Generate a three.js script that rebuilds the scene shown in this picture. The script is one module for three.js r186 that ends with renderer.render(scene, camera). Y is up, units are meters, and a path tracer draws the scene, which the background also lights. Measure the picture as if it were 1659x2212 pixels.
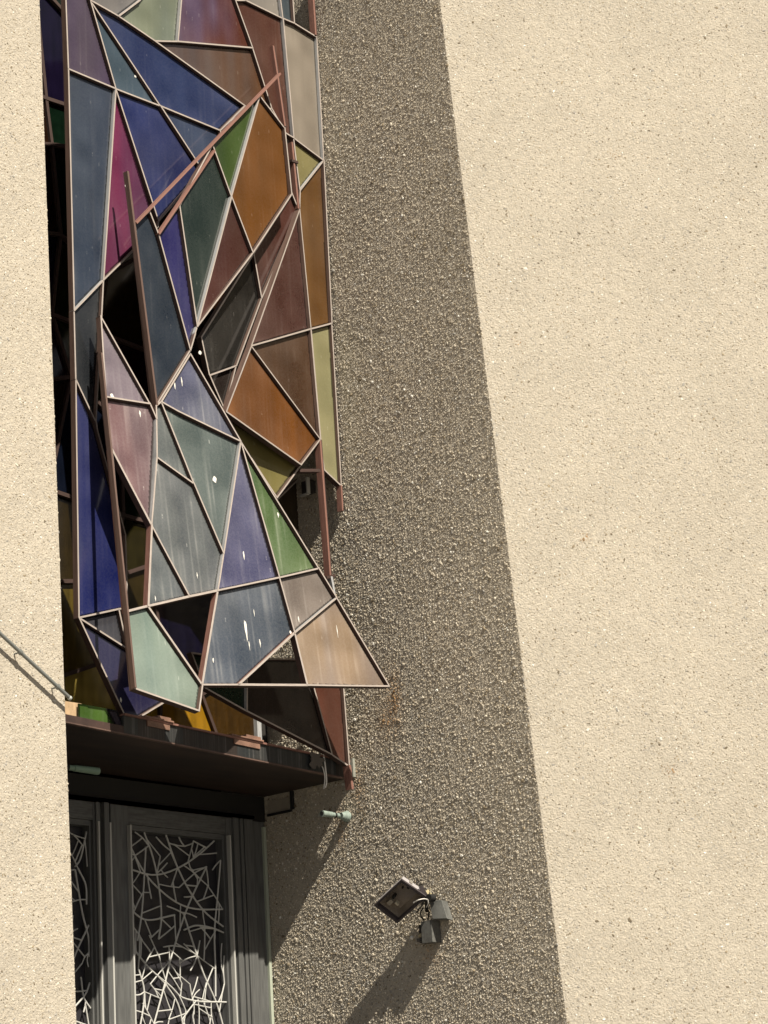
import * as THREE from 'three';
import { mergeGeometries } from 'three/addons/utils/BufferGeometryUtils.js';

// ---------------------------------------------------------------- camera, sky, sun, exposure
const scene = new THREE.Scene();
const EYE = new THREE.Vector3(0, 1.6, 0), FOC = 4731, CX = 829.5, CY = 1106;      // focal length in units of a 1659 x 2212 picture
const PITCH = 17.2 * Math.PI / 180, ROLL = 3.6 * Math.PI / 180;
const camera = new THREE.PerspectiveCamera(2 * Math.atan(CY / FOC) * 180 / Math.PI, 3 / 4, 0.1, 2000);
camera.position.copy(EYE);
camera.rotation.order = 'YXZ';
camera.rotation.set(PITCH, 0, -ROLL);
scene.add(camera);
camera.updateMatrixWorld(true);

// building axes: U along the door wall (to the right), W out of the niche, Y up
const PSI = 40.5 * Math.PI / 180;
const U = new THREE.Vector3(Math.sin(PSI), 0, -Math.cos(PSI)), W = new THREE.Vector3(Math.cos(PSI), 0, Math.sin(PSI)), Y = new THREE.Vector3(0, 1, 0);
const ORIGIN = new THREE.Vector3(-0.82980396, 0, -12.54690004);                   // inner corner of the niche at ground level
const at = (u, y, w) => ORIGIN.clone().addScaledVector(U, u).addScaledVector(W, w).addScaledVector(Y, y);

const sunDir = W.clone().multiplyScalar(0.576).addScaledVector(U, -0.138).addScaledVector(Y, 0.656).normalize();
// hazy pale sky with soft clouds, a little brighter round the sun (air only)
const hash = (x, y, s) => { let h = (x * 374761393 + y * 668265263 + s * 1442695041) | 0; h = Math.imul(h ^ (h >>> 13), 1274126177); return ((h ^ (h >>> 16)) >>> 0) / 4294967296; };
function vnoise(x, y, s, perX = 1e9, perY = 1e9) {                                    // value noise
  const xi = Math.floor(x), yi = Math.floor(y), fx = x - xi, fy = y - yi, sx = fx * fx * (3 - 2 * fx), sy = fy * fy * (3 - 2 * fy);
  const m = (a, p) => ((a % p) + p) % p;
  const a = hash(m(xi, perX), m(yi, perY), s), b = hash(m(xi + 1, perX), m(yi, perY), s), c = hash(m(xi, perX), m(yi + 1, perY), s), d = hash(m(xi + 1, perX), m(yi + 1, perY), s);
  return a + (b - a) * sx + (c - a) * sy + (a - b - c + d) * sx * sy;
}
const SKY_W = 512, SKY_H = 256, skyData = new Float32Array(SKY_W * SKY_H * 4);
for (let j = 0; j < SKY_H; j++) for (let i = 0; i < SKY_W; i++) {
  const el = ((j + 0.5) / SKY_H - 0.5) * Math.PI, az = ((i + 0.5) / SKY_W - 0.5) * 2 * Math.PI, d = new THREE.Vector3(Math.cos(el) * Math.cos(az), Math.sin(el), Math.cos(el) * Math.sin(az));
  const up = Math.max(0, Math.sin(el)), t = Math.pow(up, 0.5), glow = Math.pow(Math.max(0, d.dot(sunDir)), 12), k = (j * SKY_W + i) * 4;
  const q = 1 / (Math.max(0, d.y) + 0.25), cx = d.x * q, cz = d.z * q;                 // clouds on a flat layer
  const n = 0.5 * vnoise(cx * 3 + 40, cz * 3 + 40, 81) + 0.3 * vnoise(cx * 7 + 40, cz * 7 + 40, 82) + 0.2 * vnoise(cx * 15 + 40, cz * 15 + 40, 83);
  const cl = Math.max(0, Math.min(1, (n - 0.50) * 5)) * Math.min(1, Math.max(0, d.y) * 6);
  skyData.set([0.145 - 0.078 * t + 0.12 * glow + 0.19 * cl, 0.147 - 0.065 * t + 0.11 * glow + 0.18 * cl, 0.150 - 0.036 * t + 0.10 * glow + 0.17 * cl, 1], k);
}
const skyMap = new THREE.DataTexture(skyData, SKY_W, SKY_H, THREE.RGBAFormat, THREE.FloatType);
skyMap.mapping = THREE.EquirectangularReflectionMapping; skyMap.magFilter = skyMap.minFilter = THREE.LinearFilter; skyMap.needsUpdate = true;
scene.background = skyMap; scene.environment = skyMap;
const sun = new THREE.DirectionalLight(0xfff5e2, 4.8);
sun.position.copy(at(-1, 5, 0.7)).addScaledVector(sunDir, 40);
sun.target.position.copy(at(-1, 5, 0.7));
sun.castShadow = true;
sun.shadow.mapSize.set(4096, 4096);
Object.assign(sun.shadow.camera, { left: -8, right: 8, top: 8, bottom: -8, near: 1, far: 90 });
scene.add(sun, sun.target);
const renderer = new THREE.WebGLRenderer({ antialias: true });
renderer.setSize(768, 1024);
renderer.toneMapping = THREE.LinearToneMapping;
renderer.toneMappingExposure = 1.47;
renderer.shadowMap.enabled = true;

// ---------------------------------------------------------------- helpers
let seed = 12345;
const rnd = () => { seed = (seed * 1664525 + 1013904223) >>> 0; return seed / 4294967296; };
const rr = (a, b) => a + (b - a) * rnd();
const V3 = (x, y, z) => new THREE.Vector3(x, y, z);
const used = {};
const numbered = (n) => { const k = used[n] = (used[n] ?? -1) + 1; return k ? `${n}_${String(k).padStart(3, '0')}` : n; };
function tag(o, label, category, group) { o.userData.label = label; o.userData.category = category; if (group) o.userData.group = group; return o; }
function shade(m) { m.castShadow = m.receiveShadow = true; return m; }
function part(name, geo, mat, parent) { const m = shade(new THREE.Mesh(geo, mat)); m.name = parent === scene ? numbered(name) : name; parent.add(m); return m; }
function thing(name, label, category, group, pos) { const g = new THREE.Group(); g.name = numbered(name); if (pos) g.position.copy(pos); scene.add(g); return tag(g, label, category, group); }
function structure(name, geo, mat) { const m = part(name, geo, mat, scene); m.userData.kind = 'structure'; return m; }
const std = (r, g, b, rough = 0.8, extra = {}) => new THREE.MeshStandardMaterial({ color: new THREE.Color().setRGB(r, g, b), roughness: rough, ...extra });
// measured pixel -> ray; a survey of the photograph: each point is put on the real plane it belongs to
const cq = camera.quaternion.clone();
const ray = (x, y) => V3(x - CX, CY - y, -FOC).applyQuaternion(cq).normalize();
function onPlane(x, y, p, n) { const r = ray(x, y); return EYE.clone().addScaledVector(r, p.clone().sub(EYE).dot(n) / r.dot(n)); }
const onW = (x, y, w) => onPlane(x, y, at(0, 0, w), W);
const onReveal = (x, y, out = 0) => onPlane(x, y, at(-out, 0, 0), U);
const uyw = (p) => { const q = p.clone().sub(ORIGIN); return [q.dot(U), q.y, q.dot(W)]; };
const CROP = { A: [200, 0], B: [700, 0], C: [200, 800], D: [700, 800], E: [200, 1600], F: [700, 1600], G: [200, 2300], H: [840, 2300] };
const px = (s) => { const [x, y] = s.slice(1).split(',').map(Number), o = CROP[s[0]]; return [(o[0] + x / 2.37) / 1.8228, (o[1] + y / 2.37) / 1.8228]; };
const pxDoor = (x, y) => [(200 + x / 1.508) / 1.8228, (3000 + y / 1.508) / 1.8228];
const pxLamp = (x, y) => [(1400 + x / 3.318) / 1.8228, (3400 + y / 3.318) / 1.8228];
const basisUYW = new THREE.Matrix4().makeBasis(U, Y, W.clone());                   // U x Y = W
function boxUYW(u0, u1, y0, y1, w0, w1) {                                           // box along the building axes
  const g = new THREE.BoxGeometry(u1 - u0, y1 - y0, w1 - w0);
  g.applyMatrix4(basisUYW.clone().setPosition(at((u0 + u1) / 2, (y0 + y1) / 2, (w0 + w1) / 2)));
  return g;
}
function prismBetween(p, q, N, width, depth0, depth1, extend = 0) {                 // bar from p to q, seen face along N, spanning depth0..depth1 along N
  const x = q.clone().sub(p), L = x.length(); x.normalize();
  const z = N.clone().addScaledVector(x, -N.dot(x)).normalize(), y = z.clone().cross(x);
  const g = new THREE.BoxGeometry(L + 2 * extend, width, Math.abs(depth1 - depth0));
  g.applyMatrix4(new THREE.Matrix4().makeBasis(x, y, z).setPosition(p.clone().add(q).multiplyScalar(0.5).addScaledVector(z, (depth0 + depth1) / 2)));
  return g;
}
function tube(points, r, seg = 6, n = 12) { return new THREE.TubeGeometry(new THREE.CatmullRomCurve3(points), n, r, seg, false); }
function cyl(p, q, r0, r1, seg = 16) {
  const d = q.clone().sub(p), g = new THREE.CylinderGeometry(r1, r0, d.length(), seg);
  g.applyQuaternion(new THREE.Quaternion().setFromUnitVectors(Y, d.clone().normalize())); g.translate(...p.clone().add(q).multiplyScalar(0.5).toArray());
  return g;
}
const toS = (v) => { v = Math.max(0, Math.min(1, v)); return Math.round(255 * (v <= 0.0031308 ? 12.92 * v : 1.055 * Math.pow(v, 1 / 2.4) - 0.055)); };
const lin = (hex) => { const c = new THREE.Color(hex); return [c.r, c.g, c.b]; };
function texture(w, h, f, srgb = true, repeat = true) {
  const d = new Uint8Array(w * h * 4);
  for (let j = 0; j < h; j++) for (let i = 0; i < w; i++) { const c = f(i, j), k = (j * w + i) * 4; for (let n = 0; n < 3; n++) d[k + n] = srgb ? toS(c[n]) : Math.round(255 * Math.max(0, Math.min(1, c[n]))); d[k + 3] = 255; }
  const t = new THREE.DataTexture(d, w, h); t.magFilter = t.minFilter = THREE.LinearFilter;
  if (srgb) t.colorSpace = THREE.SRGBColorSpace;
  if (repeat) t.wrapS = t.wrapT = THREE.RepeatWrapping;
  t.needsUpdate = true; return t;
}

// ---------------------------------------------------------------- materials
const TILE = 1.6;                                                                    // metres covered by the wall textures
const wallMap = texture(1024, 1024, (i, j) => {
  const a = vnoise(i / 4, j / 4, 1, 256, 256), b = vnoise(i / 16, j / 16, 2, 64, 64), c = vnoise(i / 170.67, j / 170.67, 3, 6, 6), e = hash(i, j, 4);
  const k = 0.80 + 0.16 * (a - 0.5) + 0.10 * (b - 0.5) + 0.07 * (c - 0.5) + 0.12 * (e - 0.5);
  return [0.585 * k, 0.53 * k, 0.445 * k];
});
const wallBump = texture(1024, 1024, (i, j) => {
  const v = 0.45 * vnoise(i / 5, j / 5, 11, 205, 205) + 0.35 * vnoise(i / 2.5, j / 2.5, 12, 410, 410) + 0.2 * vnoise(i / 12, j / 12, 13, 86, 86);
  return [v, v, v];
}, false);
const wallMat = new THREE.MeshStandardMaterial({ map: wallMap, bumpMap: wallBump, bumpScale: 0.0045, roughness: 0.95 });
const rustMap = texture(256, 256, (i, j) => {
  const a = vnoise(i / 8, j / 8, 21, 32, 32), b = vnoise(i / 32, j / 32, 22, 8, 8), e = hash(i, j, 23);
  const k = 0.72 + 0.35 * (a - 0.5) + 0.3 * (b - 0.5) + 0.15 * (e - 0.5), s = e > 0.985 ? 0.15 : 0;
  return [k + s, k + s, k + s];
});
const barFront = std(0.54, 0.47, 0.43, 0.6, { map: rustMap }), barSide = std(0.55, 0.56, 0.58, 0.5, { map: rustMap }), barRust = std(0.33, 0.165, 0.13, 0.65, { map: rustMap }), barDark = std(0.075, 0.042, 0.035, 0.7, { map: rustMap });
const barBrown = std(0.17, 0.105, 0.085, 0.65, { map: rustMap });
const darkMetal = std(0.035, 0.032, 0.030, 0.55);
const black = std(0.012, 0.012, 0.012, 0.8);
const whiteDirt = std(0.78, 0.76, 0.72, 0.9);

// ---------------------------------------------------------------- ground, porch platform, walls
structure('ground', new THREE.PlaneGeometry(1600, 1600).rotateX(-Math.PI / 2), std(0.22, 0.205, 0.18, 0.95));
const FLOOR = 1.42, WL = 0.95;
structure('porch_platform', boxUYW(-4.5, 1.2, 0.005, FLOOR, -3, 3.6), std(0.06, 0.056, 0.05, 0.9));
for (let k = 0; k < 7; k++) structure('porch_step', boxUYW(-4.5, 1.2, 0.004, FLOOR - 0.175 * (k + 1), 3.602 + 0.34 * k, 3.94 + 0.34 * k), std(0.11, 0.10, 0.088, 0.9));

const quadGeo = (list) => {                                                          // list of [a,b,c,d] world corners, counter-clockwise from outside; uv in metres / TILE
  const pos = [], uv = [], idx = [];
  for (const [a, b, c, d] of list) {
    const k = pos.length / 3, x = b.clone().sub(a).normalize(), n = x.clone().cross(d.clone().sub(a)).normalize(), y = n.cross(x);
    for (const p of [a, b, c, d]) { pos.push(p.x, p.y, p.z); const q = p.clone().sub(a); uv.push(q.dot(x) / TILE, q.dot(y) / TILE); }
    idx.push(k, k + 1, k + 2, k, k + 2, k + 3);
  }
  const g = new THREE.BufferGeometry();
  g.setAttribute('position', new THREE.Float32BufferAttribute(pos, 3)); g.setAttribute('uv', new THREE.Float32BufferAttribute(uv, 2)); g.setIndex(idx); g.computeVertexNormals();
  return g;
};
const hull = (B, T) => {                                                             // four bottom and four top corners -> closed prism (corners counter-clockwise from above)
  const q = [];
  for (let i = 0; i < 4; i++) { const j = (i + 1) % 4; q.push([B[i], B[j], T[j], T[i]]); }
  q.push([T[0], T[1], T[2], T[3]], [B[3], B[2], B[1], B[0]]);
  return quadGeo(q);
};
const TOP = 12.5;
// right wall: its corner leans with the batter of the tower
const cA = uyw(onReveal(950, 0)), cB = uyw(onReveal(1225, 2212));
const wCorner = (y) => cB[2] + (y - cB[1]) * (cA[2] - cB[2]) / (cA[1] - cB[1]);
const DIR = V3(Math.cos(0.10), 0, -Math.sin(0.10));                                  // run of the right front face
const rb = (y) => { const a = at(0, y, -0.3), b = at(0, y, wCorner(y)); return [a, b, b.clone().addScaledVector(DIR, 7), a.clone().addScaledVector(DIR, 9)]; };
const rightWall = part('concrete_wall', hull(rb(0), rb(TOP)), wallMat, scene);
tag(rightWall, 'beige pebble concrete wall on the right with a shaded rough side facing the glass', 'wall');
// left wall
const lA = uyw(onW(85, 0, WL)), lB = uyw(onW(165, 2212, WL));
const uEdge = (y) => lB[0] + (y - lB[1]) * (lA[0] - lB[0]) / (lA[1] - lB[1]);
const lb = (y) => { const e = uEdge(y); return [at(e, y, WL), at(e, y, -0.3), at(-9, y, -0.3), at(-9, y, WL)]; };
const leftWall = part('concrete_wall', hull(lb(0), lb(TOP)), wallMat, scene);
tag(leftWall, 'narrow sunlit beige concrete wall at the far left with a metal conduit on it', 'wall');
// dark room behind door and window
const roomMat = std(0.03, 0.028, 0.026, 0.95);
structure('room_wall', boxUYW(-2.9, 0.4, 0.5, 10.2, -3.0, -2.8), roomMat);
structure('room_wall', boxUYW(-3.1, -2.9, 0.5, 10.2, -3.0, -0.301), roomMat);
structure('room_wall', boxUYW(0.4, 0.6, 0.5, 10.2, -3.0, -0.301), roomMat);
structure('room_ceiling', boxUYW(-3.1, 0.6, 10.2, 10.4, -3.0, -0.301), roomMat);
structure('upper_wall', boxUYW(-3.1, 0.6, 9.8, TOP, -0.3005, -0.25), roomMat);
// exposed aggregate: real pebbles set in the faces
const pebbleGeos = [0, 1, 2].map((s) => {
  const g = new THREE.IcosahedronGeometry(1, s === 2 ? 1 : 0), p = g.attributes.position;
  for (let i = 0; i < p.count; i++) { const x = p.getX(i), y = p.getY(i), z = p.getZ(i), k = 0.78 + 0.44 * hash(Math.round(x * 50), Math.round(y * 50) * 7 + Math.round(z * 50), 5 + s); p.setXYZ(i, x * k, y * k, z * k); }
  g.computeVertexNormals(); return g;
});
function pebbles(parent, corner, ex, ey, n, width, y0, y1, pitch, relief, start = () => 0, stains = []) {
  const nx = Math.round(width / pitch), ny = Math.round((y1 - y0) / pitch), lists = [[], [], []];
  for (let j = 0; j < ny; j++) for (let i = 0; i < nx; i++) {
    if (rnd() < 0.16) continue;
    const y = y0 + (j + rr(0, 1)) * pitch, s = (i + rr(0, 1)) * pitch, a = start(y);
    if (s < a[0] || s > a[1]) continue;
    const big = rnd(), r = pitch * (big < 0.04 ? rr(0.6, 1.0) : big < 0.4 ? rr(0.38, 0.58) : rr(0.2, 0.38));
    const prot = relief * rr(0.3, 1) * (0.6 + r / pitch);
    const pos = corner(s, y).addScaledVector(n, prot - r * 0.62);
    const q = new THREE.Quaternion().setFromUnitVectors(V3(0, 0, 1), n).multiply(new THREE.Quaternion().setFromAxisAngle(V3(0, 0, 1), rr(0, 6.28)));
    const m = new THREE.Matrix4().compose(pos, q, V3(r * rr(0.8, 1.35), r * rr(0.65, 1), r * 0.62));
    const soil = 0.90 + 0.12 * vnoise(s * 1.6 + 9, y * 0.8, 91) + 0.08 * vnoise(s * 9 + 9, y * 0.55, 92), t = rnd(), k = rr(0.82, 1.18) * soil, c = t < 0.035 ? [0.80, 0.78, 0.73] : t < 0.10 ? [0.20, 0.165, 0.115] : t < 0.18 ? [0.34, 0.28, 0.195] : t < 0.30 ? [0.36, 0.34, 0.31] : t < 0.45 ? [0.62, 0.57, 0.48] : [0.52, 0.465, 0.38];
    for (const [s0, y0s, rs, ry, amount] of stains) { const q = Math.exp(-((s - s0) ** 2) / (rs * rs) - ((y - y0s) ** 2) / (ry * ry)) * amount * rr(0.4, 1.2); c.forEach((v, n) => { c[n] = v * (1 - Math.min(1, q) * [0.25, 0.5, 0.72][n]); }); }
    lists[Math.floor(rnd() * 3)].push([m, new THREE.Color().setRGB(Math.min(0.85, c[0] * k), Math.min(0.85, c[1] * k), Math.min(0.8, c[2] * k))]);
  }
  lists.forEach((l, v) => {
    const im = new THREE.InstancedMesh(pebbleGeos[v], pebbleMat, l.length); im.name = 'pebbles'; im.userData.kind = 'stuff'; im.castShadow = im.receiveShadow = true;
    l.forEach(([m, c], i) => { im.setMatrixAt(i, m); im.setColorAt(i, c); });
    parent.add(im);
  });
}
const pebbleMat = std(1, 1, 1, 0.85);
const rightN = V3(DIR.z, 0, -DIR.x).negate();
{ // tilt the face normal with the batter
  const a = rb(2)[1], b = rb(8)[1].sub(a).normalize(); rightN.copy(DIR.clone().cross(b).normalize());
}
pebbles(rightWall, (s, y) => at(0, y, s), W, Y, U.clone().negate(), 2.3, 1.9, 9.4, 0.0104, 0.0056, (y) => [0.0, wCorner(y)], [[852, 1510, 0.05, 0.16, 1.1], [835, 1555, 0.06, 0.10, 0.9], [775, 1700, 0.05, 0.14, 0.7], [735, 1790, 0.03, 0.12, 0.8], [930, 2050, 0.07, 0.12, 0.6]].map(([x, y, a, b, k]) => { const q = uyw(onReveal(x, y)); return [q[2], q[1], a, b, k]; }));
pebbles(rightWall, (s, y) => at(0, y, wCorner(y)).addScaledVector(DIR, s), DIR, Y, rightN, 2.3, 1.9, 9.0, 0.0118, 0.0023, () => [0, 2.3], [[0.42, 4.9, 0.035, 0.03, 1.2], [0.20, 6.05, 0.03, 0.035, 1.3], [0.9, 7.2, 0.03, 0.03, 1], [0.7, 3.6, 0.04, 0.03, 1]]);
pebbles(leftWall, (s, y) => at(uEdge(y) - s, y, WL), U, Y, W, 0.95, 1.9, 9.0, 0.0110, 0.0024, () => [0, 0.95]);

// ---------------------------------------------------------------- stained glass screen in front of the window
const W0 = 0.805;
const screen = thing('stained_glass_screen', 'tall screen of coloured glass panes in rusty steel bars above the door', 'stained glass');
const plane3 = (...l) => { const p = l.map(([s, w]) => onW(...px(s), w)); const n = p[1].clone().sub(p[0]).cross(p[2].clone().sub(p[0])).normalize(); if (n.dot(W) < 0) n.negate(); return { p: p[0], n }; };
const GROUPS = {
  M: { p: at(0, 0, W0), n: W.clone() },
  K: plane3(['B950,690', W0 + 0.10], ['C985,1890', W0 + 0.15], ['A715,1600', W0 + 0.13]),
  N: plane3(['D1140,60', W0 + 0.012], ['F1335,305', W0 + 0.012], ['D455,1940', W0 + 0.12]),
  F: plane3(['C985,1890', W0 + 0.16], ['H1640,950', W0 + 0.40], ['G785,965', W0 + 0.33]),
  L: { p: at(0, 0, 0.90), n: W.clone() },
  Z: { p: at(0, 0, 0.45), n: W.clone() },
};
// group | colour(s) | options | vertices
const PANES = [
  // main plane, top
  'M 594a68 5e5264 A137,-220 A300,-220 A372,0 A610,825 A168,640',
  'M 3e5262 44586a A372,0 A1025,985 A610,825',
  'M 33406a 28345f A372,0 A636,150 A975,380 B630,985 B400,1215 A1025,985',
  'M 8b8786 7d7a7c A372,0 A300,-220 A1000,-220 A835,0 A636,150',
  'M 7c8578 868d78 A636,150 A835,0 A1000,-220 A1240,-220 A1190,385 A975,380',
  'M 63506a 5e3024 A1190,385 A1240,-220 B470,-220 B540,0 B700,445',
  'M 6a5a56 6a4426 A975,380 A1190,385 B700,445 B880,1010 B700,1040 B630,985',
  'M 5e3a2e 55322a B700,445 B540,0 B520,-60 B640,0 B985,170 B1085,1285 B1010,1240 B880,1010',
  'M 96908a 8a8682 B540,0 B470,-220 B935,-220 B985,170 B640,0',
  'M 4c5861 55626c B985,170 B935,-220 B1060,-220 B1090,215',
  'M 948a7e a0968a B985,170 B1090,215 B1300,345 B1365,1495 B1095,1290',
  'M 8a8458 928a5c B1095,1290 B1365,1495 B1145,1775',
  'M 7c5628 704c26 B1365,1495 D1440,1120 D1245,1172 D1140,60 B1145,1775',
  'M 9a9670 a49e78 D1245,1172 D1440,1120 F1530,740 F1372,590 F1335,305',
  // left
  'M 3c4759 384357 A168,640 A610,825 C495,715 C222,1000',
  'M 84305a 6c3a5e A610,825 C1005,215 C505,690',
  'M 2a356a 212a5c A610,825 A1025,985 A1420,1590 A1010,2060',
  'M 3f4c69 34405c A1025,985 B400,1215 B430,1500 A1420,1590',
  'M 35393f 2e3238 C222,1000 C495,715 C425,2040 C238,1640',
  'M 222b68 1c2460 C238,1640 E435,215 E700,1200 E720,1880 E268,1970',
  // middle kite, in front
  'K 22302c 263530 B330,1345 B505,1830 C1370,1150 C1205,20',
  'K 3c5424 466028 B330,1345 B770,890 B505,1830',
  'K 24215c 2a2668 C1010,290 C1205,20 C1370,1150 C1305,1370',
  'K 2b3644 242f3d C790,190 C925,70 C1010,290 C1305,1370 C985,1890',
  'K 84531f 744a1e B770,890 B1000,1190 B1065,1810 D705,460 B505,1830',
  'K 532d25 47251f B505,1830 D705,460 D165,1215 C1370,1150',
  'M 542e27 492822 D712,470 B1070,1800 B1110,1900 D1140,60 D785,885',
  'M 141211 181514 D712,470 D785,885 D550,1515 D300,1605 D225,1250',
  'M 2a211e 241c1a D300,1605 D550,1515 D440,1930',
  'N 55322b 4c2a24 D1140,60 D1245,1172 D690,1330',
  'N 5a3d27 4e3524 D690,1330 D1245,1172 F1335,305',
  'N 8a5218 6e421a D690,1330 F1335,305 F1155,545 D455,1945',
  'M 7a7242 857c48 F470,80 F1155,545 F930,850 F590,325',
  // pale star, in front of everything
  'F 8d7f8c 7f7480 C470,1050 C930,1870 C518,1805',
  'F 7f6a70 86666a C518,1805 C930,1870 C990,2010 E945,1105 E572,390',
  'F 6d7182 555878 C1305,1405 F590,325 F20,50 C1035,1850',
  'F 636b6e 6a7173 C985,1890 C1035,1850 F155,718 E995,470 C990,2010',
  'F 5d6a6a 667270 F20,50 F590,325 F432,1370 F155,718 C1035,1850',
  'F 5c6268 6a7073 E995,470 F155,718 F432,1370 F378,1715 E1300,1770 E945,1105',
  'F 626a6f 585f66 E945,1105 E1300,1770 E912,1860',
  'F 4f5178 5c5c80 F590,325 F952,1595 F378,1715',
  'F 55703c 4c6840 F590,325 F1318,1510 F952,1595',
  'F 7c948c 879a8e G718,250 G905,215 G1418,935 G1385,1180 G785,970',
  'F 4b5563 566070 F378,1715 F952,1595 F1095,2110 H240,935 G1418,935',
  'F 857a74 8a7f79 F952,1595 F1318,1510 F1485,1785 F1095,2110',
  'F 9a8c86 a68f78 F1095,2110 F1485,1785 H1645,950 H882,940',
  // lower skirt, behind the star
  'M 44444c 3a3a44 G262,325 G640,230 G720,600',
  'M 22214f 1f1d48 G262,325 G720,600 G1300,900 G1095,1080 G730,1300',
  'M 10301f 12331f H-200,640 H320,700 H320,1185 H-80,960',
  'M 3a322e 332b28 H320,700 H870,700 H1112,1590 H320,1185',
  'M 64301c 542a1a H870,700 H1190,560 H1275,1700 H1112,1590',
  'Z 4a3a24 3c3020 F900,900 F1190,620 F1210,1230 F1130,1180',
];
PANES.push('L 4c6e26 3e5e20 G285,1105 G540,1150 G640,1340 G285,1280', 'L 2a1c34 241a30 G540,1150 G650,1170 G720,1345 G640,1340');  // the dark purple pane stands in for shade beside the green one
const HOLES = ['F G905,215 F378,1715 G1418,935', 'F F1095,2110 H882,940 H240,935', 'F E572,390 E945,1105 E912,1860 G718,250'];
// loose bars: group, width mm, depth mm, material, ends
const LOOSE = [
  ['K', 12, 22, 'r', 'B950,690', 'C790,190'], ['K', 12, 20, 'r', 'B340,1405', 'C1005,290'], ['K', 13, 24, 'b', 'A712,1600', 'C985,1890'],
  ['M', 26, 30, 'p', 'B895,430', 'B1005,1180'], ['M', 26, 30, 'p', 'B1070,1330', 'B1130,1950'], ['M', 16, 30, 'd', 'B1055,1500', 'B1115,1520'],
  ['M', 28, 36, 'p', 'B1255,-200', 'B1290,330'], ['M', 26, 36, 'p', 'F1330,310', 'F1425,1580'], ['M', 22, 34, 'p', 'F1530,740', 'F1542,975'],
  ['F', 11, 24, 'b', 'C468,1400', 'G785,970'], ['M', 18, 30, 'd', 'F1130,600', 'F1320,600'], ['M', 16, 30, 'd', 'F1380,1600', 'F1460,1580'],
  ['M', 16, 30, 'w', 'F1425,1590', 'F1455,1760'], ['M', 18, 36, 'r', 'H1262,1690', 'H1290,1915'],
];
function hit(group, s) { const g = GROUPS[group]; return onPlane(...px(s), g.p, g.n); }
const clusters = {};
function snap(group, s) {                                                            // vertices closer than 8 px in one group are one joint
  const p = px(s), l = clusters[group] ??= [];
  for (const c of l) if (Math.hypot(c[0] - p[0], c[1] - p[1]) < 8) return c;
  l.push(p); return p;
}
const glassBase = new THREE.MeshPhysicalMaterial({ roughness: 0.10, transmission: 0.22, thickness: 0, ior: 1.5 });
const plainGlass = {}, filmMap = texture(128, 256, (i, j) => { const k = 0.75 + 0.35 * (vnoise(i / 6, j / 50, 71, 21, 5) - 0.5) + 0.3 * (vnoise(i / 30, j / 30, 72, 4, 8) - 0.5) + (hash(i, j >> 2, 73) > 0.996 ? 0.25 : 0); return [k, k, k]; });
const segD = (x, y, a, b) => { const dx = b[0] - a[0], dy = b[1] - a[1], t = Math.max(0, Math.min(1, ((x - a[0]) * dx + (y - a[1]) * dy) / (dx * dx + dy * dy))); return Math.hypot(x - a[0] - t * dx, y - a[1] - t * dy); };
function frameOf(n) { const x = Y.clone().cross(n).normalize(), y = n.clone().cross(x); return [x, y]; }
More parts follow.
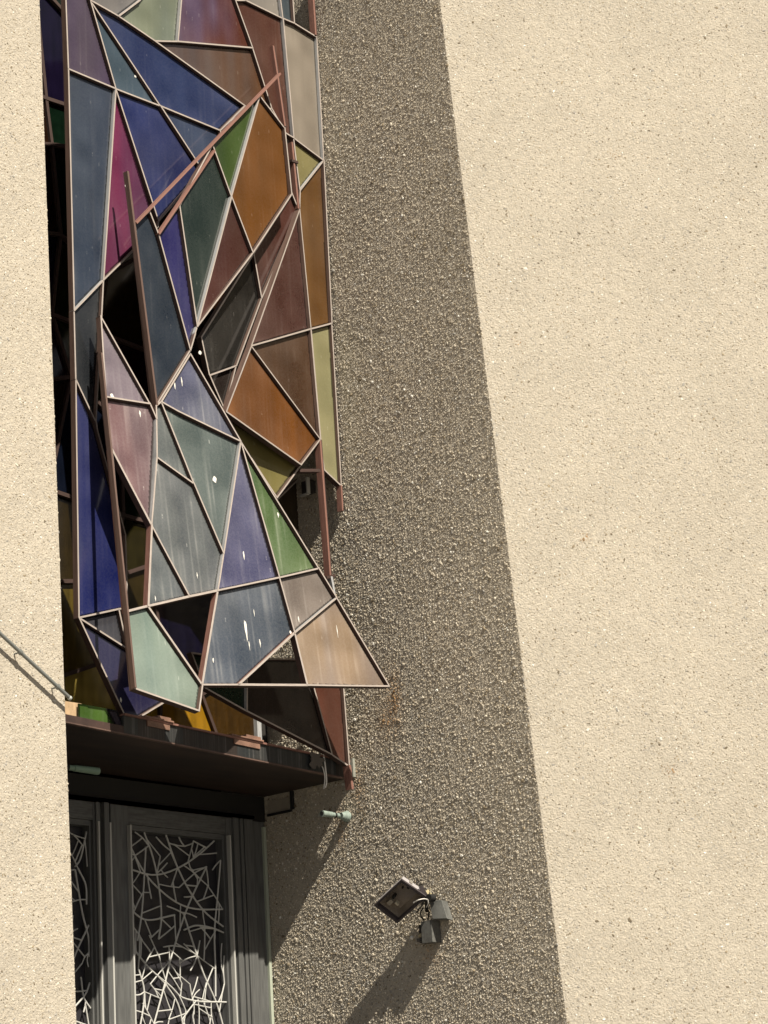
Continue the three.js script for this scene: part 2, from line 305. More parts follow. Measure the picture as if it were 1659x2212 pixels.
function glassPane(pts, n, c1, c2, parent, s, name = 'glass_pane', opts = {}) {     // pts in one plane, in order; its own dusty, streaked texture
  const [ex, ey] = frameOf(n), o = pts[0], p2 = pts.map((p) => { const q = p.clone().sub(o); return [q.dot(ex), q.dot(ey)]; });
  const xs = p2.map((p) => p[0]), ys = p2.map((p) => p[1]), x0 = Math.min(...xs), x1 = Math.max(...xs), y0 = Math.min(...ys), y1 = Math.max(...ys);
  const sh = new THREE.Shape(p2.map((p) => new THREE.Vector2(p[0], p[1])));
  const g = new THREE.ExtrudeGeometry(sh, { depth: 0.006, bevelEnabled: false });
  const pos = g.attributes.position, uv = g.attributes.uv;
  for (let i = 0; i < pos.count; i++) uv.setXY(i, (pos.getX(i) - x0) / (x1 - x0), (pos.getY(i) - y0) / (y1 - y0));
  g.applyMatrix4(new THREE.Matrix4().makeBasis(ex, ey, n).setPosition(o.clone().addScaledVector(n, -(opts.back ?? 0.028))));
  if (opts.plain) { plainGlass[c1] ??= Object.assign(glassBase.clone(), { map: filmMap, color: new THREE.Color('#' + c1), transmission: opts.transmission }); return part(name, g, plainGlass[c1], parent); }
  const w = Math.max(8, Math.min(170, Math.round((x1 - x0) / 0.0055))), h = Math.max(8, Math.min(260, Math.round((y1 - y0) / 0.0055)));
  const A = lin('#' + c1), B = lin('#' + c2), gain = opts.gain ?? 0.78, dust = opts.dust ?? 1, lean = opts.lean ?? (hash(s, 7, 3) < 0.5 ? -0.7 : 0.7);
  const t = texture(w, h, (i, j) => {
    const x = x0 + (i + 0.5) / w * (x1 - x0), y = y0 + (j + 0.5) / h * (y1 - y0);
    let e = 9; for (let k = 0; k < p2.length; k++) e = Math.min(e, segD(x, y, p2[k], p2[(k + 1) % p2.length]));
    const m = Math.max(0, Math.min(1, 1.7 * (0.55 * vnoise(x * 5, y * 3, s) + 0.45 * vnoise(x * 16, y * 2.2, s + 1)) - 0.35 + lean * ((x - x0) / (x1 - x0) - 0.5)));
    const run = Math.pow(vnoise(x * 70, y * 2.5, s + 2), 5), film = vnoise(x * 9, y * 9, s + 3), grain = hash(i, j, s);
    const fleck = hash(i, Math.floor(j / 4), s + 9) > 0.998 ? 0.14 * grain : 0;
    const edge = Math.exp(-e / 0.022) * (0.4 + 0.6 * film);
    const haze = Math.pow(vnoise(x * 2.3 + y * 1.1, y * 2.3 - x, s + 4), 2);
    const d = dust * (0.016 * film + 0.032 * haze + 0.026 * edge + (opts.runs ?? 0.04) * run * film + fleck + 0.018 * (grain - 0.5));
    const tape = e < 0.011 + 0.003 * film ? 0.22 : 1;                                 // dark glazing tape round the pane
    return [0, 1, 2].map((c) => Math.max(0.001, tape * ((A[c] + (B[c] - A[c]) * m) * gain * (0.86 + 0.28 * film) + d * [1, 0.97, 0.92][c])));
  }, true, false);
  const mat = glassBase.clone(); mat.map = t; if (opts.transmission !== undefined) mat.transmission = opts.transmission; if (opts.roughness) mat.roughness = opts.roughness;
  return part(name, g, mat, parent);
}
const edges = new Map();
function addEdges(group, list, open) {
  const cl = clusters[group];
  for (let i = 0; i < list.length; i++) {
    const a = list[i], b = list[(i + 1) % list.length], L = Math.hypot(b[0] - a[0], b[1] - a[1]);
    const mid = cl.map((c) => [((c[0] - a[0]) * (b[0] - a[0]) + (c[1] - a[1]) * (b[1] - a[1])) / (L * L), c]).filter(([t, c]) => c !== a && c !== b && t > 0.01 && t < 0.99 && segD(c[0], c[1], a, b) < 5).sort((p, q) => p[0] - q[0]).map((v) => v[1]);
    const run = [a, ...mid, b];
    for (let k = 0; k + 1 < run.length; k++) {
      const ia = cl.indexOf(run[k]), ib = cl.indexOf(run[k + 1]), key = group + Math.min(ia, ib) + '_' + Math.max(ia, ib);
      const e = edges.get(key) ?? { group, a: run[k], b: run[k + 1], hole: false, panes: 0 }; e.hole ||= open; if (!open) e.panes++; edges.set(key, e);
    }
  }
}
const parsed = PANES.map((l) => { const [group, c1, c2, ...v] = l.split(' '); return { group, c1, c2, v: v.map((s) => snap(group, s)) }; });
const holes = HOLES.map((l) => { const [group, ...v] = l.split(' '); return { group, v: v.map((s) => snap(group, s)) }; });
const hitPx = (group, p) => onPlane(p[0], p[1], GROUPS[group].p, GROUPS[group].n);
parsed.forEach((p, i) => {
  glassPane(p.v.map((c) => hitPx(p.group, c)), GROUPS[p.group].n, p.c1, p.c2, screen, 100 + i * 17, 'glass_pane', p.group === 'F' ? { dust: 2.1, roughness: 0.24, runs: 0.10 } : p.group === 'N' ? { lean: 0.4 } : { dust: 0.75, transmission: i % 3 ? 0.20 : 0.34, lean: i === 5 || i === 6 ? 1.3 : undefined });
  if (p.group !== 'L') addEdges(p.group, p.v, false);
});
holes.forEach((p) => addEdges(p.group, p.v, true));
{ // the outer right edge and a few joints that no pane closes
  addEdges('M', ['B1300,345', 'B1365,1495'].map((s) => snap('M', s)), false);
}
let barN = 0;
for (const e of edges.values()) {
  const n = GROUPS[e.group].n, a = hitPx(e.group, e.a), b = hitPx(e.group, e.b), j = (barN++ % 7) * 0.0006;
  const g = prismBetween(a, b, n, e.hole ? 0.012 : 0.009, -0.037 - j, -j, 0.003);
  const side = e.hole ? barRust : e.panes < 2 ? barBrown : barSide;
  // shade painted in: sides that face down get the dark colour
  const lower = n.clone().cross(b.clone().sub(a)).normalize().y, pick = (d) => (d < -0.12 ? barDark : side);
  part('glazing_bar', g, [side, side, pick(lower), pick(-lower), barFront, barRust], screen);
}
for (const [group, wd, dp, m, s1, s2] of LOOSE) {
  const n = GROUPS[group].n, a = hit(group, s1), b = hit(group, s2), j = (barN++ % 7) * 0.0006 + 0.003;
  if (m === 'p') {                                                                  // one bar in two halves; the dark half paints its groove in shadow
    const x = b.clone().sub(a).normalize(), y = n.clone().cross(x).normalize();
    if (y.dot(U) > 0) y.negate();
    const h = wd / 2000;
    for (const [sgn, mat] of [[1, barRust], [-1, barDark]]) part('steel_bar', prismBetween(a.clone().addScaledVector(y, sgn * h / 2), b.clone().addScaledVector(y, sgn * h / 2), n, h, -dp / 1000 + (sgn < 0 ? 0.006 : 0), j - (sgn < 0 ? 0.006 : 0)), mat, screen);
  } else part('steel_bar', prismBetween(a, b, n, wd / 1000, -dp / 1000, j + 0.004), { r: barRust, b: barBrown, d: barDark, w: barSide }[m], screen);
}
// bird droppings on the panes
function splat(group, s, len, wid, streak = true) {
  const n = GROUPS[group].n, [ex, ey] = frameOf(n), p = hit(group, s).addScaledVector(n, -0.021), sh = new THREE.Shape(), k = 12;
  for (let i = 0; i < k; i++) { const a = i / k * 6.283, r = 1 + 0.5 * (rnd() - 0.5), x = Math.cos(a) * wid * r / 2, y = Math.sin(a) * len * r / 2; i ? sh.lineTo(x * (streak && y < 0 ? 0.55 : 1), y) : sh.moveTo(x, y); }
  const g = new THREE.ExtrudeGeometry(sh, { depth: 0.0015, bevelEnabled: false }); g.applyMatrix4(new THREE.Matrix4().makeBasis(ex, ey, n).setPosition(p));
  part('bird_dropping', g, whiteDirt, screen);
}
for (const a of [['F', 'H330,420', 0.12, 0.016], ['F', 'H360,560', 0.05, 0.006], ['F', 'H460,540', 0.045, 0.008], ['F', 'H405,260', 0.04, 0.005], ['F', 'H1180,430', 0.06, 0.006], ['F', 'H820,320', 0.035, 0.008], ['F', 'E1550,670', 0.035, 0.03, false], ['F', 'C855,1950', 0.04, 0.01], ['F', 'C595,1790', 0.03, 0.025, false], ['F', 'F640,1380', 0.05, 0.01], ['F', 'F960,1000', 0.03, 0.012], ['F', 'C1180,1690', 0.05, 0.009], ['F', 'C1245,1650', 0.055, 0.008], ['F', 'F205,1565', 0.03, 0.006], ['F', 'E1000,1780', 0.03, 0.006], ['M', 'D1290,1465', 0.03, 0.016, false], ['K', 'A727,1727', 0.02, 0.018, false], ['F', 'H745,440', 0.02, 0.014, false], ['F', 'G1540,700', 0.03, 0.008], ['M', 'A812,700', 0.015, 0.014, false], ['M', 'D230,1385', 0.025, 0.022, false], ['M', 'G680,1075', 0.025, 0.012]]) splat(...a);

// ---------------------------------------------------------------- rear window glazing, seen through the gaps
const rear = thing('stained_glass_window', 'dark coloured glass window set behind the screen, seen through its gaps', 'window');
{
  const wR = 0.13, n = W.clone(), cols = 6, rows = 12, y0 = 3.95, y1 = 9.75, grid = [];
  const uL = (y) => uEdge(y) + 0.02, uR = -0.10;
  for (let j = 0; j <= rows; j++) { grid.push([]); for (let i = 0; i <= cols; i++) { const y = y0 + (y1 - y0) * j / rows, inY = j > 0 && j < rows ? rr(-0.16, 0.16) : 0, inU = i > 0 && i < cols ? rr(-0.11, 0.11) : 0; grid[j].push(at(uL(y) + (uR - uL(y)) * i / cols + inU, y + inY, wR)); } }
  const pal = ['2c2014', '2e2a12', '1c1630', '12261a', '2a141e', '33280f', '161c2c', '222a12', '281a16', '18181a', '301c10'];
  for (let j = 0; j < rows; j++) for (let i = 0; i < cols; i++) {
    let c = pal[Math.floor(rnd() * pal.length)];
    if (j === 0) c = ['2c4a20', '2c4a20', 'd0b860', 'c8a23a', 'b88a24', '4a3414'][i];
    if (j === 1) c = ['5a7a6a', '4a6a58', '6a5a24', '3a3018', '14122a', '2a2420'][i];
    if (j === 2 && i < 2) c = '20306a';
    glassPane([grid[j][i], grid[j][i + 1], grid[j + 1][i + 1], grid[j + 1][i]], n, c, c, rear, 4000 + j * 31 + i, 'glass_pane', { back: 0.03, transmission: 0.3, plain: true });
    part('glazing_bar', prismBetween(grid[j][i], grid[j][i + 1], n, 0.022, -0.045, -0.001 * (i % 2), 0.004), barDark, rear);
    part('glazing_bar', prismBetween(grid[j][i], grid[j + 1][i], n, 0.020, -0.044, -0.0025 - 0.001 * (j % 2), 0.004), barDark, rear);
  }
  for (let j = 0; j < rows; j++) part('glazing_bar', prismBetween(grid[j][cols], grid[j + 1][cols], n, 0.035, -0.05, 0.004), barSide, rear);
  part('window_jamb', boxUYW(uR + 0.02, -0.006, 3.9, 9.8, 0.04, 0.10), darkMetal, rear);
}

// ---------------------------------------------------------------- canopy over the door
const canopy = thing('door_canopy', 'dark brown metal canopy between the glass screen and the door', 'canopy');
const SOF = 3.815, CANT = 3.935, CW = 0.735;
const fasciaMap = texture(512, 64, (i, j) => {
  const run = Math.pow(vnoise(i / 2, j / 40, 31, 256, 9), 6), b = vnoise(i / 30, j / 12, 32, 17, 9), low = 1 - j / 64, e = hash(i, j, 33);
  const d = 0.09 * run * (e > 0.3 ? 1 : 0.4), blue = vnoise(i / 60, j / 60, 34, 8, 4) > 0.55 ? 0.012 : 0;
  return [0.014 + 0.016 * b + d, 0.010 + 0.012 * b + d * 0.97 + blue * 0.7, 0.009 + 0.010 * b + d * 0.93 + blue];
});
const soffitMap = texture(256, 256, (i, j) => { const k = 0.7 + 0.5 * (vnoise(i / 40, j / 8, 41, 7, 32) - 0.5) + 0.5 * (vnoise(i / 60, j / 60, 42, 4, 4) - 0.5); return [0.050 * k, 0.030 * k, 0.022 * k]; });
// the front edge is skewed in plan: nearer to the street at its left end
const CL = uEdge(3.9) + 0.004, CR = -0.006, cw = (u) => CW + (WL - 0.02 - CW) * (u - CR) / (CL - CR), cs = (u) => 3.803 + 0.03 * (u - CR) / (CL - CR);
const CF = uyw(onW(...px('G690,1330'), 0.9))[0];
const slab = (u0, u1, lo, hi, a, b) => hull([at(u0, cs(u0) + lo, b(u0)), at(u1, cs(u1) + lo, b(u1)), at(u1, cs(u1) + lo, a(u1)), at(u0, cs(u0) + lo, a(u0))], [at(u0, cs(u0) + hi, b(u0)), at(u1, cs(u1) + hi, b(u1)), at(u1, cs(u1) + hi, a(u1)), at(u0, cs(u0) + hi, a(u0))]);
part('soffit_panel', slab(CL, CR, 0, 0.03, () => 0.056, (u) => cw(u) - 0.012), new THREE.MeshStandardMaterial({ map: soffitMap, roughness: 0.6 }), canopy);
part('roof_sheet', slab(CF, CR, 0.0305, 0.078, () => 0.20, (u) => cw(u) - 0.0125), darkMetal, canopy);
part('fascia', slab(CF, CR, -0.006, 0.083, (u) => cw(u) - 0.0115, cw), new THREE.MeshStandardMaterial({ map: fasciaMap, roughness: 0.55 }), canopy);
part('fascia', slab(CL, CF - 0.001, -0.004, 0.03, (u) => cw(u) - 0.0115, cw), barDark, canopy);
part('drip_edge', slab(CL, CR - 0.002, -0.013, -0.0065, (u) => cw(u) - 0.02, (u) => cw(u) + 0.006), barBrown, canopy);
part('top_trim', slab(CF, CR - 0.002, 0.0835, 0.093, (u) => cw(u) - 0.04, (u) => cw(u) + 0.012), barRust, canopy);
const sunPatchMat = std(0.40, 0.23, 0.17, 0.6, { map: rustMap });
for (const [s0, s1] of [['G800,1300', 'G1050,1320'], ['H170,1440', 'H450,1480']]) {   // thin pale slabs, coloured as sunlit patches of the fascia
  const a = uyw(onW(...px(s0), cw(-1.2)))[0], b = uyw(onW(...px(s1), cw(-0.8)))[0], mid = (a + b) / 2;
  part('sun_patch', slab(a, b, 0.0935, 0.101, (u) => cw(u) - 0.03, (u) => cw(u) + 0.020), sunPatchMat, canopy);
  part('sun_patch', slab(a + 0.03, b - 0.02, 0.054, 0.0828, (u) => cw(u) + 0.0005, (u) => cw(u) + 0.008), sunPatchMat, canopy);
  part('sun_patch', slab(mid, b - 0.01, 0.1015, 0.118, (u) => cw(u) - 0.03, (u) => cw(u) + 0.008), sunPatchMat, canopy);
}
{ // lime streak hanging from the fascia, and the grime patch round it
  const p = (s) => onW(...px(s), CW + 0.03);
  part('lime_drip', tube([p('H1020,1570'), p('H1035,1640'), p('H1048,1740'), p('H1056,1850'), p('H1045,1900')], 0.0045, 6, 20), whiteDirt, canopy);
  part('lime_drip', tube([p('H1010,1690'), p('H1030,1740'), p('H1040,1820'), p('H1030,1910')], 0.003, 6, 16), whiteDirt, canopy);
  const sh = new THREE.Shape(), c = onW(...px('H955,1640'), CW + 0.045);
  for (let i = 0; i < 22; i++) { const a = i / 22 * 6.283, r = rr(0.6, 1.3); const x = Math.cos(a) * 0.055 * r, y = Math.sin(a) * 0.045 * r; i ? sh.lineTo(x, y) : sh.moveTo(x, y); }
  const g = new THREE.ExtrudeGeometry(sh, { depth: 0.003, bevelEnabled: false }); g.applyMatrix4(basisUYW.clone().setPosition(c));
  part('grime_patch', g, std(0.10, 0.09, 0.08, 0.95), canopy);
}
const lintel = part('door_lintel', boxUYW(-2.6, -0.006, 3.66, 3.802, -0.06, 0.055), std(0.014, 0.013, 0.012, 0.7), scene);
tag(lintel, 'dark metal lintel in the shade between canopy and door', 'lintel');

// ---------------------------------------------------------------- door with branch pattern grilles
const doorMap = texture(128, 512, (i, j) => { const k = 0.62 + 0.16 * (vnoise(i / 3, j / 60, 51, 43, 9) - 0.5) + 0.3 * (vnoise(i / 14, j / 20, 52, 9, 26) - 0.5); return [0.20 * k, 0.205 * k, 0.205 * k]; });
const doorMat = new THREE.MeshStandardMaterial({ map: doorMap, roughness: 0.5, metalness: 0.15 });
const door = thing('double_door', 'grey metal double door with a white branch pattern grille under the canopy', 'door');
const du = (x, y = 1556, w = 0.06) => uyw(onW(...pxDoor(x, y), w))[0];
const dy = (x, y, w = 0.06) => uyw(onW(...pxDoor(x, y), w))[1];
const uO0 = du(490), uO1 = du(1082), uM0 = du(285), uFr = Math.min(-0.02, du(1238)), yHead = dy(700, 425), yTop = dy(700, 270);
{
  const jamb = [boxUYW(uO1 + 0.135, uFr, FLOOR, yTop, -0.05, 0.075), boxUYW(uFr + 0.001, -0.012, FLOOR, yTop - 0.02, -0.05, 0.05), boxUYW(-2.4, uFr, yTop + 0.001, 3.659, -0.05, 0.09)];
  part('door_frame', mergeGeometries(jamb), doorMat, door);
  part('frame_strip', boxUYW(-0.034, -0.014, FLOOR, yTop - 0.05, 0.0505, 0.066), std(0.42, 0.46, 0.38, 0.6), door);
  const wM = uO0 - uM0, mullions = [];
  for (const [a, b, w] of [[0.0, 0.10, 0.075], [0.102, 0.20, 0.055], [0.202, 0.34, 0.085], [0.342, 0.46, 0.05]]) mullions.push(boxUYW(uM0 + wM * a, uM0 + wM * b, FLOOR, yTop, -0.03, w));
  part('door_stile', mergeGeometries(mullions), doorMat, door);
  const bright = std(0.50, 0.50, 0.48, 0.5);
  for (const u of [uO0 - 0.012, uM0 + 0.001, uM0 + wM * 0.345, uO1 + 0.002]) part('edge_strip', boxUYW(u, u + 0.010, FLOOR + 0.01, yHead + 0.02, 0.0, 0.0885), bright, door);
  const leafW = uO1 - uO0;
  const leaf = (uL, uR, sL, sR) => {
    const gs = [boxUYW(uL - sL, uL, FLOOR + 0.01, yTop - 0.004, -0.02, 0.062), boxUYW(uR, uR + sR, FLOOR + 0.01, yTop - 0.004, -0.02, 0.062), boxUYW(uL + 0.0005, uR - 0.0005, yHead + 0.03, yTop - 0.005, -0.02, 0.060), boxUYW(uL + 0.0005, uR - 0.0005, FLOOR + 0.01, FLOOR + 0.25, -0.02, 0.060),
      boxUYW(uL + 0.001, uL + 0.014, FLOOR + 0.26, yHead + 0.028, -0.01, 0.044), boxUYW(uR - 0.014, uR - 0.001, FLOOR + 0.26, yHead + 0.028, -0.01, 0.044), boxUYW(uL + 0.0145, uR - 0.0145, yHead, yHead + 0.0285, -0.01, 0.046)];
    if (sR > 0.1) gs.push(boxUYW(uR + sR * 0.35, uR + sR * 0.62, FLOOR + 0.011, yTop - 0.006, 0.0625, 0.080), boxUYW(uR + sR * 0.80, uR + sR * 0.97, FLOOR + 0.011, yTop - 0.006, 0.0625, 0.074));
    const m = part('door_leaf', mergeGeometries(gs), doorMat, door);
    part('door_glass', boxUYW(uL + 0.002, uR - 0.002, FLOOR + 0.255, yHead + 0.02, -0.016, -0.010), new THREE.MeshPhysicalMaterial({ color: new THREE.Color().setRGB(0.05, 0.048, 0.056), roughness: 0.25, transmission: 0.3, thickness: 0 }), m);
    return m;
  };
  const grilleMat = std(0.54, 0.54, 0.52, 0.5);
  const pxG = (x, y) => [(236 + x / 1.6825) / 1.8228, (2717 + y / 1.6825) / 1.8228], uv = (x, y) => { const q = uyw(onW(...pxG(x, y), 0.026)); return [q[0], q[1]]; };
  function grille(parent, uL, uR, yA, yB, mains, shift) {                             // long rods, and twigs that fork off them into the open spaces
    const inside = (p) => [Math.max(uL, Math.min(uR, p[0])), Math.max(yA, Math.min(yB, p[1]))], dots = [], rods = [];
    const put = (pts, r) => {
      const l = pts.map(inside), c = new THREE.CatmullRomCurve3(l.map(([a, b], k) => at(a, b, 0.024 + 0.0015 * ((rods.length + k) % 3))));
      part('grille_branch', new THREE.TubeGeometry(c, l.length * 4, r, 6, false), grilleMat, parent); rods.push(l);
      for (let k = 0; k + 1 < l.length; k++) for (let t = 0; t < 1; t += 0.25) dots.push([l[k][0] + (l[k + 1][0] - l[k][0]) * t, l[k][1] + (l[k + 1][1] - l[k][1]) * t]);
      dots.push(l[l.length - 1]);
    };
    for (const m of mains) put(m.map(([x, y]) => { const q = uv(x, y); return [q[0] + shift, q[1]]; }), 0.0052);
    const gap = (p) => Math.min(...dots.map((d) => Math.hypot(d[0] - p[0], d[1] - p[1])));
    const count = Math.round((uR - uL) * (yB - yA) * 215);
    for (let i = 0; i < count; i++) {
      let best = null, score = -1;
      for (let k = 0; k < 26; k++) {
        const f = dots[Math.floor(rnd() * dots.length)], a = rr(0, 6.283), L = rr(0.06, 0.16), c = rr(-0.007, 0.007);
        let e = [f[0] + Math.cos(a) * L, f[1] + Math.sin(a) * L], m = [f[0] + Math.cos(a) * L * 0.5 - Math.sin(a) * c, f[1] + Math.sin(a) * L * 0.5 + Math.cos(a) * c];
        if (e[0] < uL - 0.01 || e[0] > uR + 0.01 || e[1] < yA || e[1] > yB) continue;
        const sc = gap(e) + 0.6 * gap(m); if (sc > score) { score = sc; best = [f, m, e]; }
      }
      if (!best) continue;
      const near = dots.reduce((q, d) => { const D = Math.hypot(d[0] - best[2][0], d[1] - best[2][1]); return D < q[0] ? [D, d] : q; }, [0.045, null])[1];
      if (near && Math.hypot(near[0] - best[0][0], near[1] - best[0][1]) > 0.04) best = [best[0], [(best[0][0] + near[0]) / 2, (best[0][1] + near[1]) / 2], near];   // welded at both ends
      put(best, rr(0.0034, 0.0044));
    }
  }
  const MAINS = [[[440, 980], [560, 1210], [680, 1340], [800, 1420], [900, 1450], [1110, 1455]], [[440, 1180], [620, 1225], [780, 1180], [920, 1090], [1020, 1000]], [[555, 900], [620, 1120], [660, 1340], [670, 1520], [655, 1650]], [[570, 1040], [560, 1200], [540, 1480], [515, 1660]],
    [[700, 940], [780, 1180], [860, 1330], [960, 1470], [1115, 1570]], [[970, 1170], [850, 1430], [740, 1760], [690, 1960], [600, 2300]], [[820, 1480], [870, 1640], [950, 1880], [1040, 2080], [1100, 2300]], [[1095, 1130], [1040, 1400], [1025, 1600], [1030, 1850], [1030, 2030]],
    [[820, 1590], [900, 1560], [1020, 1580], [1120, 1610]], [[470, 1690], [600, 1850], [740, 1970], [800, 2030], [900, 2060], [1145, 2070]], [[700, 1950], [780, 2080], [830, 2300]], [[520, 1850], [560, 2000], [520, 2300]], [[465, 1450], [560, 1520], [760, 1490]]];
  const MAINS2 = [[[205, 940], [130, 1130], [100, 1170]], [[100, 1190], [150, 1490], [190, 1640], [240, 1770]], [[230, 1560], [100, 1760], [60, 1900]], [[140, 1900], [160, 2040], [240, 2110]], [[240, 1940], [170, 2010], [90, 2110]], [[60, 2180], [230, 2230]], [[120, 1180], [170, 1290], [175, 1420]]];
  const right = leaf(uO0, uO1, wM * 0.53, 0.13);
  grille(right, uO0 + 0.014, uO1 - 0.014, 2.15, yHead, MAINS, 0);
  const left = leaf(uM0 - leafW - 0.02, uM0 - 0.012, 0.12, 0.012);
  grille(left, uM0 - 0.42, uM0 - 0.026, 2.15, yHead, MAINS2, 0);
  part('door_panel', boxUYW(uM0 - leafW + 0.02, uM0 - 0.02, FLOOR + 0.26, 2.2, -0.008, 0.012), doorMat, left);
}

// ---------------------------------------------------------------- fittings on the walls
{ // conduit on the left wall
  const c = thing('metal_conduit', 'thin grey metal rod running diagonally down the left wall on small clips', 'conduit');
  const p = onW(-120, 1257, WL + 0.045), q = onW(151, 1508, WL + 0.045), dir = q.clone().sub(p);
  const m = std(0.20, 0.21, 0.20, 0.5, { metalness: 0.2 });
  part('rod', cyl(p, q, 0.0092, 0.0092, 14), m, c);
  part('end_cap', new THREE.SphereGeometry(0.0115, 12, 8).translate(...q.toArray()), std(0.45, 0.47, 0.45, 0.5), c);
  for (const t of [0.12, 0.595, 0.90]) { const a = p.clone().addScaledVector(dir, t); part('clip', cyl(a, a.clone().addScaledVector(W, -0.05), 0.004, 0.004, 8), m, c); part('clip', cyl(a.clone().addScaledVector(dir, -0.008), a.clone().addScaledVector(dir, 0.008), 0.0135, 0.0135, 12), m, c); }
}
{ // tan block at the end of the canopy
  const a = uyw(onW(...px('G160,1095'), WL - 0.09)), b = uyw(onW(...px('G290,1285'), WL - 0.09));
  const wood = texture(64, 64, (i, j) => { const k = 0.85 + 0.3 * (vnoise(i / 4, j / 24, 61, 16, 3) - 0.5) - (hash(i, j, 62) > 0.985 ? 0.3 : 0); return [0.60 * k, 0.42 * k, 0.25 * k]; });
  const m = part('wooden_block', boxUYW(uEdge(4) - 0.004, b[0], b[1], a[1], WL - 0.19, WL - 0.09), new THREE.MeshStandardMaterial({ map: wood, roughness: 0.8 }), scene);
  tag(m, 'small tan block at the left end of the canopy beside the sunlit wall', 'block');
}
const patina = std(0.34, 0.42, 0.38, 0.6, { map: rustMap });
function peg(label, base, dir, len, mat) {
  const t = thing('metal_peg', label, 'peg', undefined, base), e = (k) => dir.clone().multiplyScalar(k);
  part('flange', cyl(e(-0.004), e(len * 0.28), 0.034, 0.0155), mat, t);
  part('rod', cyl(e(len * 0.27), e(len * 0.62), 0.0135, 0.0135), mat, t);
  part('collar', cyl(e(len * 0.46), e(len * 0.52), 0.0145, 0.0145), black, t);
  part('tip', cyl(e(len * 0.61), e(len), 0.016, 0.0185), mat, t);
  part('tip_hole', cyl(e(len - 0.001), e(len + 0.0015), 0.012, 0.012), black, t);
  return t;
}
peg('grey green metal peg sticking out of the rough wall just below the canopy', onReveal(1200 / 1.8228 + 252 / 2.749, 3000 / 1.8228 + 325 / 2.749), U.clone().negate(), 0.205, patina);
peg('dark green metal peg behind the left wall edge, in the shade under the canopy', at(uEdge(3.7), uyw(onW(165, 1660, 0.72))[1], 0.72), U.clone(), 0.40, std(0.16, 0.24, 0.18, 0.6));
{ // bracket where the canopy meets the rough wall
  const a = uyw(onReveal(...px('H1283,1620'))), b = uyw(onReveal(...px('H1338,1800')));
  const m = part('bracket_plate', boxUYW(-0.022, -0.002, b[1], a[1] - 0.01, CW + 0.006, b[2] - 0.004), std(0.40, 0.41, 0.36, 0.6, { map: rustMap }), scene);
  tag(m, 'narrow grey bracket plate on the rough wall at the right end of the canopy', 'bracket');
}
{ // closer plate under the soffit
  const a = uyw(onReveal(...px('H430,2060'))), b = uyw(onReveal(...px('H735,1990')));
  const m = thing('wall_plate', 'flat dark edged plate on the rough wall under the soffit beside the door', 'plate');
  const y1 = a[1] + 0.005, y0 = y1 - 0.075;
  part('plate', boxUYW(-0.012, -0.001, y0, y1, Math.max(0.09, a[2]), b[2]), wallMat, m);
  part('plate_edge', boxUYW(-0.022, -0.0125, y0 - 0.012, y0 + 0.001, Math.max(0.09, a[2]) - 0.002, b[2] + 0.01), black, m);
  part('plate_edge', boxUYW(-0.020, -0.001, y0 + 0.0015, y1 + 0.03, b[2] + 0.0005, b[2] + 0.018), black, m);
}
{ // clamp on the rough wall seen between the panes
  const t = thing('wall_clamp', 'small dark metal clamp on the rough wall between the glass panes', 'clamp');
  const c = uyw(onReveal(...px('F1255,760')));
  part('clamp_body', boxUYW(-0.05, -0.002, c[1] - 0.04, c[1] + 0.035, c[2] - 0.04, c[2] + 0.03), darkMetal, t);
  part('clamp_strip', boxUYW(-0.075, -0.0505, c[1] - 0.055, c[1] + 0.045, c[2] + 0.02, c[2] + 0.03), std(0.6, 0.6, 0.58, 0.5), t);
  part('clamp_strip', boxUYW(-0.070, -0.0505, c[1] - 0.06, c[1] - 0.048, c[2] - 0.04, c[2] + 0.0195), std(0.5, 0.5, 0.48, 0.5), t);
}

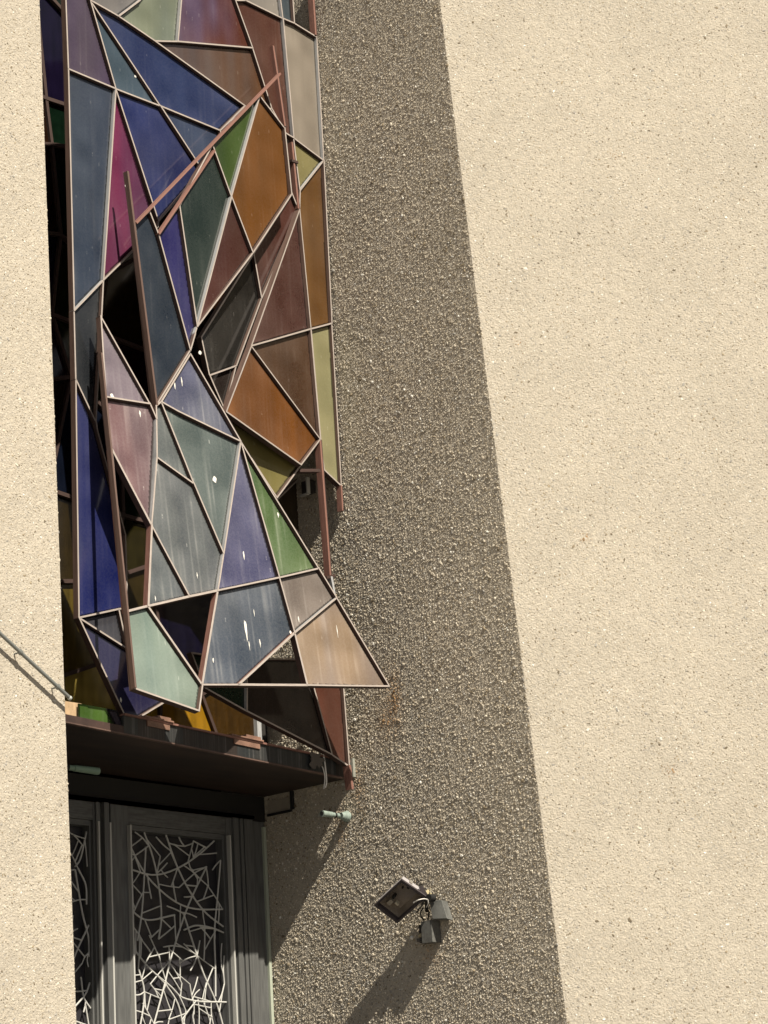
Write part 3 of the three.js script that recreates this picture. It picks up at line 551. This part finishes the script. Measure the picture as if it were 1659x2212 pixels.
// ---------------------------------------------------------------- broken floodlight on the rough wall
{
  const base = onReveal(...pxLamp(930, 560)), out = U.clone().negate();
  const lamp = thing('broken_floodlight', 'broken open floodlight with a dark tilted housing on the rough brown wall', 'floodlight', undefined, base);
  const loc = (p) => p.clone().sub(base);
  const casing = std(0.055, 0.045, 0.048, 0.5), grey = std(0.21, 0.215, 0.205, 0.7, { map: rustMap }), tan = std(0.50, 0.42, 0.33, 0.5, { map: rustMap, metalness: 0.2 });
  // housing: an open tray, its mouth facing left and down
  const toEye = EYE.clone().sub(base).normalize(), N = toEye.clone().multiplyScalar(0.80).addScaledVector(out, 0.32).addScaledVector(Y, -0.62).normalize();
  const mouthAt = base.clone().addScaledVector(out, 0.135);
  const C4 = [[240, 548], [600, 212], [935, 440], [545, 785]].map(([x, y]) => loc(onPlane(...pxLamp(x, y), mouthAt, N)));
  const mid = C4.reduce((a, b) => a.add(b), V3(0, 0, 0)).multiplyScalar(0.25);
  const inset = (k, d) => C4.map((p) => mid.clone().lerp(p, k).addScaledVector(N, -d));
  const ring = (A, B) => A.map((_, i) => { const j = (i + 1) % 4; return [A[i], A[j], B[j], B[i]]; });
  const back = inset(0.86, 0.075), sideOut = inset(0.97, 0.012);
  part('housing', quadGeo([...ring(sideOut, back), [back[0], back[1], back[2], back[3]]]), std(0.42, 0.40, 0.41, 0.5), lamp);
  const lip0 = inset(1, 0), lip1 = inset(1, 0.014), in0 = inset(0.87, 0), in1 = inset(0.84, 0.03);
  part('rim', quadGeo([...ring(lip0, in0), ...ring(lip0, lip1), ...ring(in0, in1)]), casing, lamp);
  const floor = inset(0.60, 0.075);
  part('reflector', quadGeo([...ring(in1, floor), [floor[0], floor[1], floor[2], floor[3]]]), tan, lamp);
  const e1 = C4[1].clone().sub(C4[0]).normalize(), e2 = N.clone().cross(e1).normalize();
  const inner = (x, y, d) => loc(onPlane(...pxLamp(x, y), mouthAt, N)).addScaledVector(N, -d);
  const nub = (x, y, d, a, b, c, mat, name) => { const g = new THREE.BoxGeometry(a, b, c); g.applyMatrix4(new THREE.Matrix4().makeBasis(e1, e2, N).setPosition(inner(x, y, d))); part(name, g, mat, lamp); };
  const cream = std(0.55, 0.50, 0.38, 0.6);
  nub(440, 540, 0.045, 0.03, 0.022, 0.04, std(0.35, 0.31, 0.25, 0.6), 'bulb_holder'); nub(530, 560, 0.04, 0.012, 0.022, 0.03, cream, 'bulb_holder'); nub(490, 480, 0.05, 0.025, 0.012, 0.03, black, 'bulb_holder');
  nub(690, 320, 0.05, 0.03, 0.018, 0.03, std(0.25, 0.23, 0.2, 0.6), 'bulb_holder'); nub(680, 355, 0.045, 0.014, 0.012, 0.03, black, 'bulb_holder'); nub(595, 380, 0.06, 0.007, 0.007, 0.02, black, 'screw');
  // bracket arm, cream connector
  const onR = (x, y, o) => loc(onReveal(...pxLamp(x, y), o));
  part('bracket_arm', prismBetween(onR(850, 300, 0.12), onR(945, 470, 0.09), toEye, 0.024, -0.01, 0.01), casing, lamp);
  part('bracket_arm', prismBetween(onR(920, 450, 0.10), onR(930, 620, 0.03), toEye, 0.018, -0.01, 0.01), darkMetal, lamp);
  part('connector', prismBetween(onR(925, 365, 0.06), onR(975, 420, 0.05), toEye, 0.028, -0.012, 0.012), std(0.72, 0.62, 0.38, 0.5), lamp);
  part('connector', prismBetween(onR(985, 330, 0.06), onR(975, 380, 0.06), toEye, 0.006, -0.005, 0.005), cream, lamp);
  // sensor box on the right
  const S = [[962, 485], [1130, 478], [1205, 722], [1012, 728]].map(([x, y]) => onPlane(...pxLamp(x, y), base.clone().addScaledVector(out, 0.09), out.clone().multiplyScalar(0.85).addScaledVector(toEye, 0.3).addScaledVector(Y, 0.1).normalize()));
  const sN = S[1].clone().sub(S[0]).cross(S[3].clone().sub(S[0])).normalize(); if (sN.dot(toEye) < 0) sN.negate();
  const sF = S.map(loc), sB = S.map((p) => loc(p).addScaledVector(sN, -0.055)), sm = sF.reduce((a, b) => a.add(b.clone().multiplyScalar(0.25)), V3(0, 0, 0));
  const sI = sF.map((p) => sm.clone().lerp(p, 0.95).addScaledVector(sN, 0.005));
  part('sensor_box', quadGeo([[sI[0], sI[3], sI[2], sI[1]], ...ring(sI, sF), ...ring(sF, sB)]), grey, lamp);
  const gl = onR(985, 450, 0.10); part('cable_gland', cyl(gl.clone().addScaledVector(out, -0.02), gl.clone().addScaledVector(out, 0.02), 0.02, 0.02, 14), black, lamp);
  // junction box below, lid missing on its left half
  const j0 = uyw(onReveal(...pxLamp(800, 1060), 0.06)), j1 = uyw(onReveal(...pxLamp(1010, 740), 0.06));
  const jb = (a, b, c, d, e, f) => boxUYW(a, b, c, d, e, f).translate(-base.x, -base.y, -base.z);
  const ws = j0[2], we = j1[2], wm = ws + (we - ws) * 0.42;
  part('junction_box', jb(-0.075, -0.002, j0[1], j1[1], wm, we), std(0.17, 0.17, 0.16, 0.7, { map: rustMap }), lamp);
  part('junction_back', jb(-0.035, -0.002, j0[1] + 0.01, j1[1] - 0.01, ws, wm - 0.001), darkMetal, lamp);
  part('junction_lip', jb(-0.070, -0.0355, j0[1] + 0.012, j0[1] + 0.03, ws + 0.01, wm - 0.0012), darkMetal, lamp);
  part('terminal', new THREE.SphereGeometry(0.014, 10, 8).translate(...onR(850, 945, 0.05).toArray()), std(0.45, 0.38, 0.24, 0.6), lamp);
  part('terminal', new THREE.SphereGeometry(0.011, 10, 8).translate(...onR(735, 970, 0.05).toArray()), whiteDirt, lamp);
  part('terminal', new THREE.SphereGeometry(0.007, 10, 8).translate(...onR(715, 925, 0.05).toArray()), cream, lamp);
  part('terminal', new THREE.SphereGeometry(0.010, 10, 8).translate(...onR(765, 628, 0.07).toArray()), whiteDirt, lamp);
  part('terminal', new THREE.BoxGeometry(0.014, 0.03, 0.014).translate(...onR(885, 660, 0.06).toArray()), cream, lamp);
  const wire = (mat, r, ...l) => part('wire', tube(l.map(([x, y, o]) => onR(x, y, o)), r, 6, 20), mat, lamp);
  wire(whiteDirt, 0.0032, [755, 515, 0.19], [830, 475, 0.20], [895, 462, 0.17], [935, 470, 0.14]);
  wire(cream, 0.003, [770, 770, 0.06], [810, 755, 0.08], [850, 742, 0.07]);
  wire(cream, 0.003, [752, 850, 0.05], [765, 805, 0.07], [775, 770, 0.06]);
  wire(whiteDirt, 0.003, [945, 470, 0.13], [948, 520, 0.12], [925, 570, 0.09]);
  wire(black, 0.004, [880, 590, 0.08], [850, 640, 0.06], [860, 700, 0.05], [900, 745, 0.05]);
  wire(black, 0.004, [930, 580, 0.07], [960, 650, 0.06], [940, 740, 0.06]);
  wire(darkMetal, 0.005, [900, 470, 0.12], [860, 560, 0.09], [830, 590, 0.06], [800, 640, 0.04]);
}

renderer.render(scene, camera);
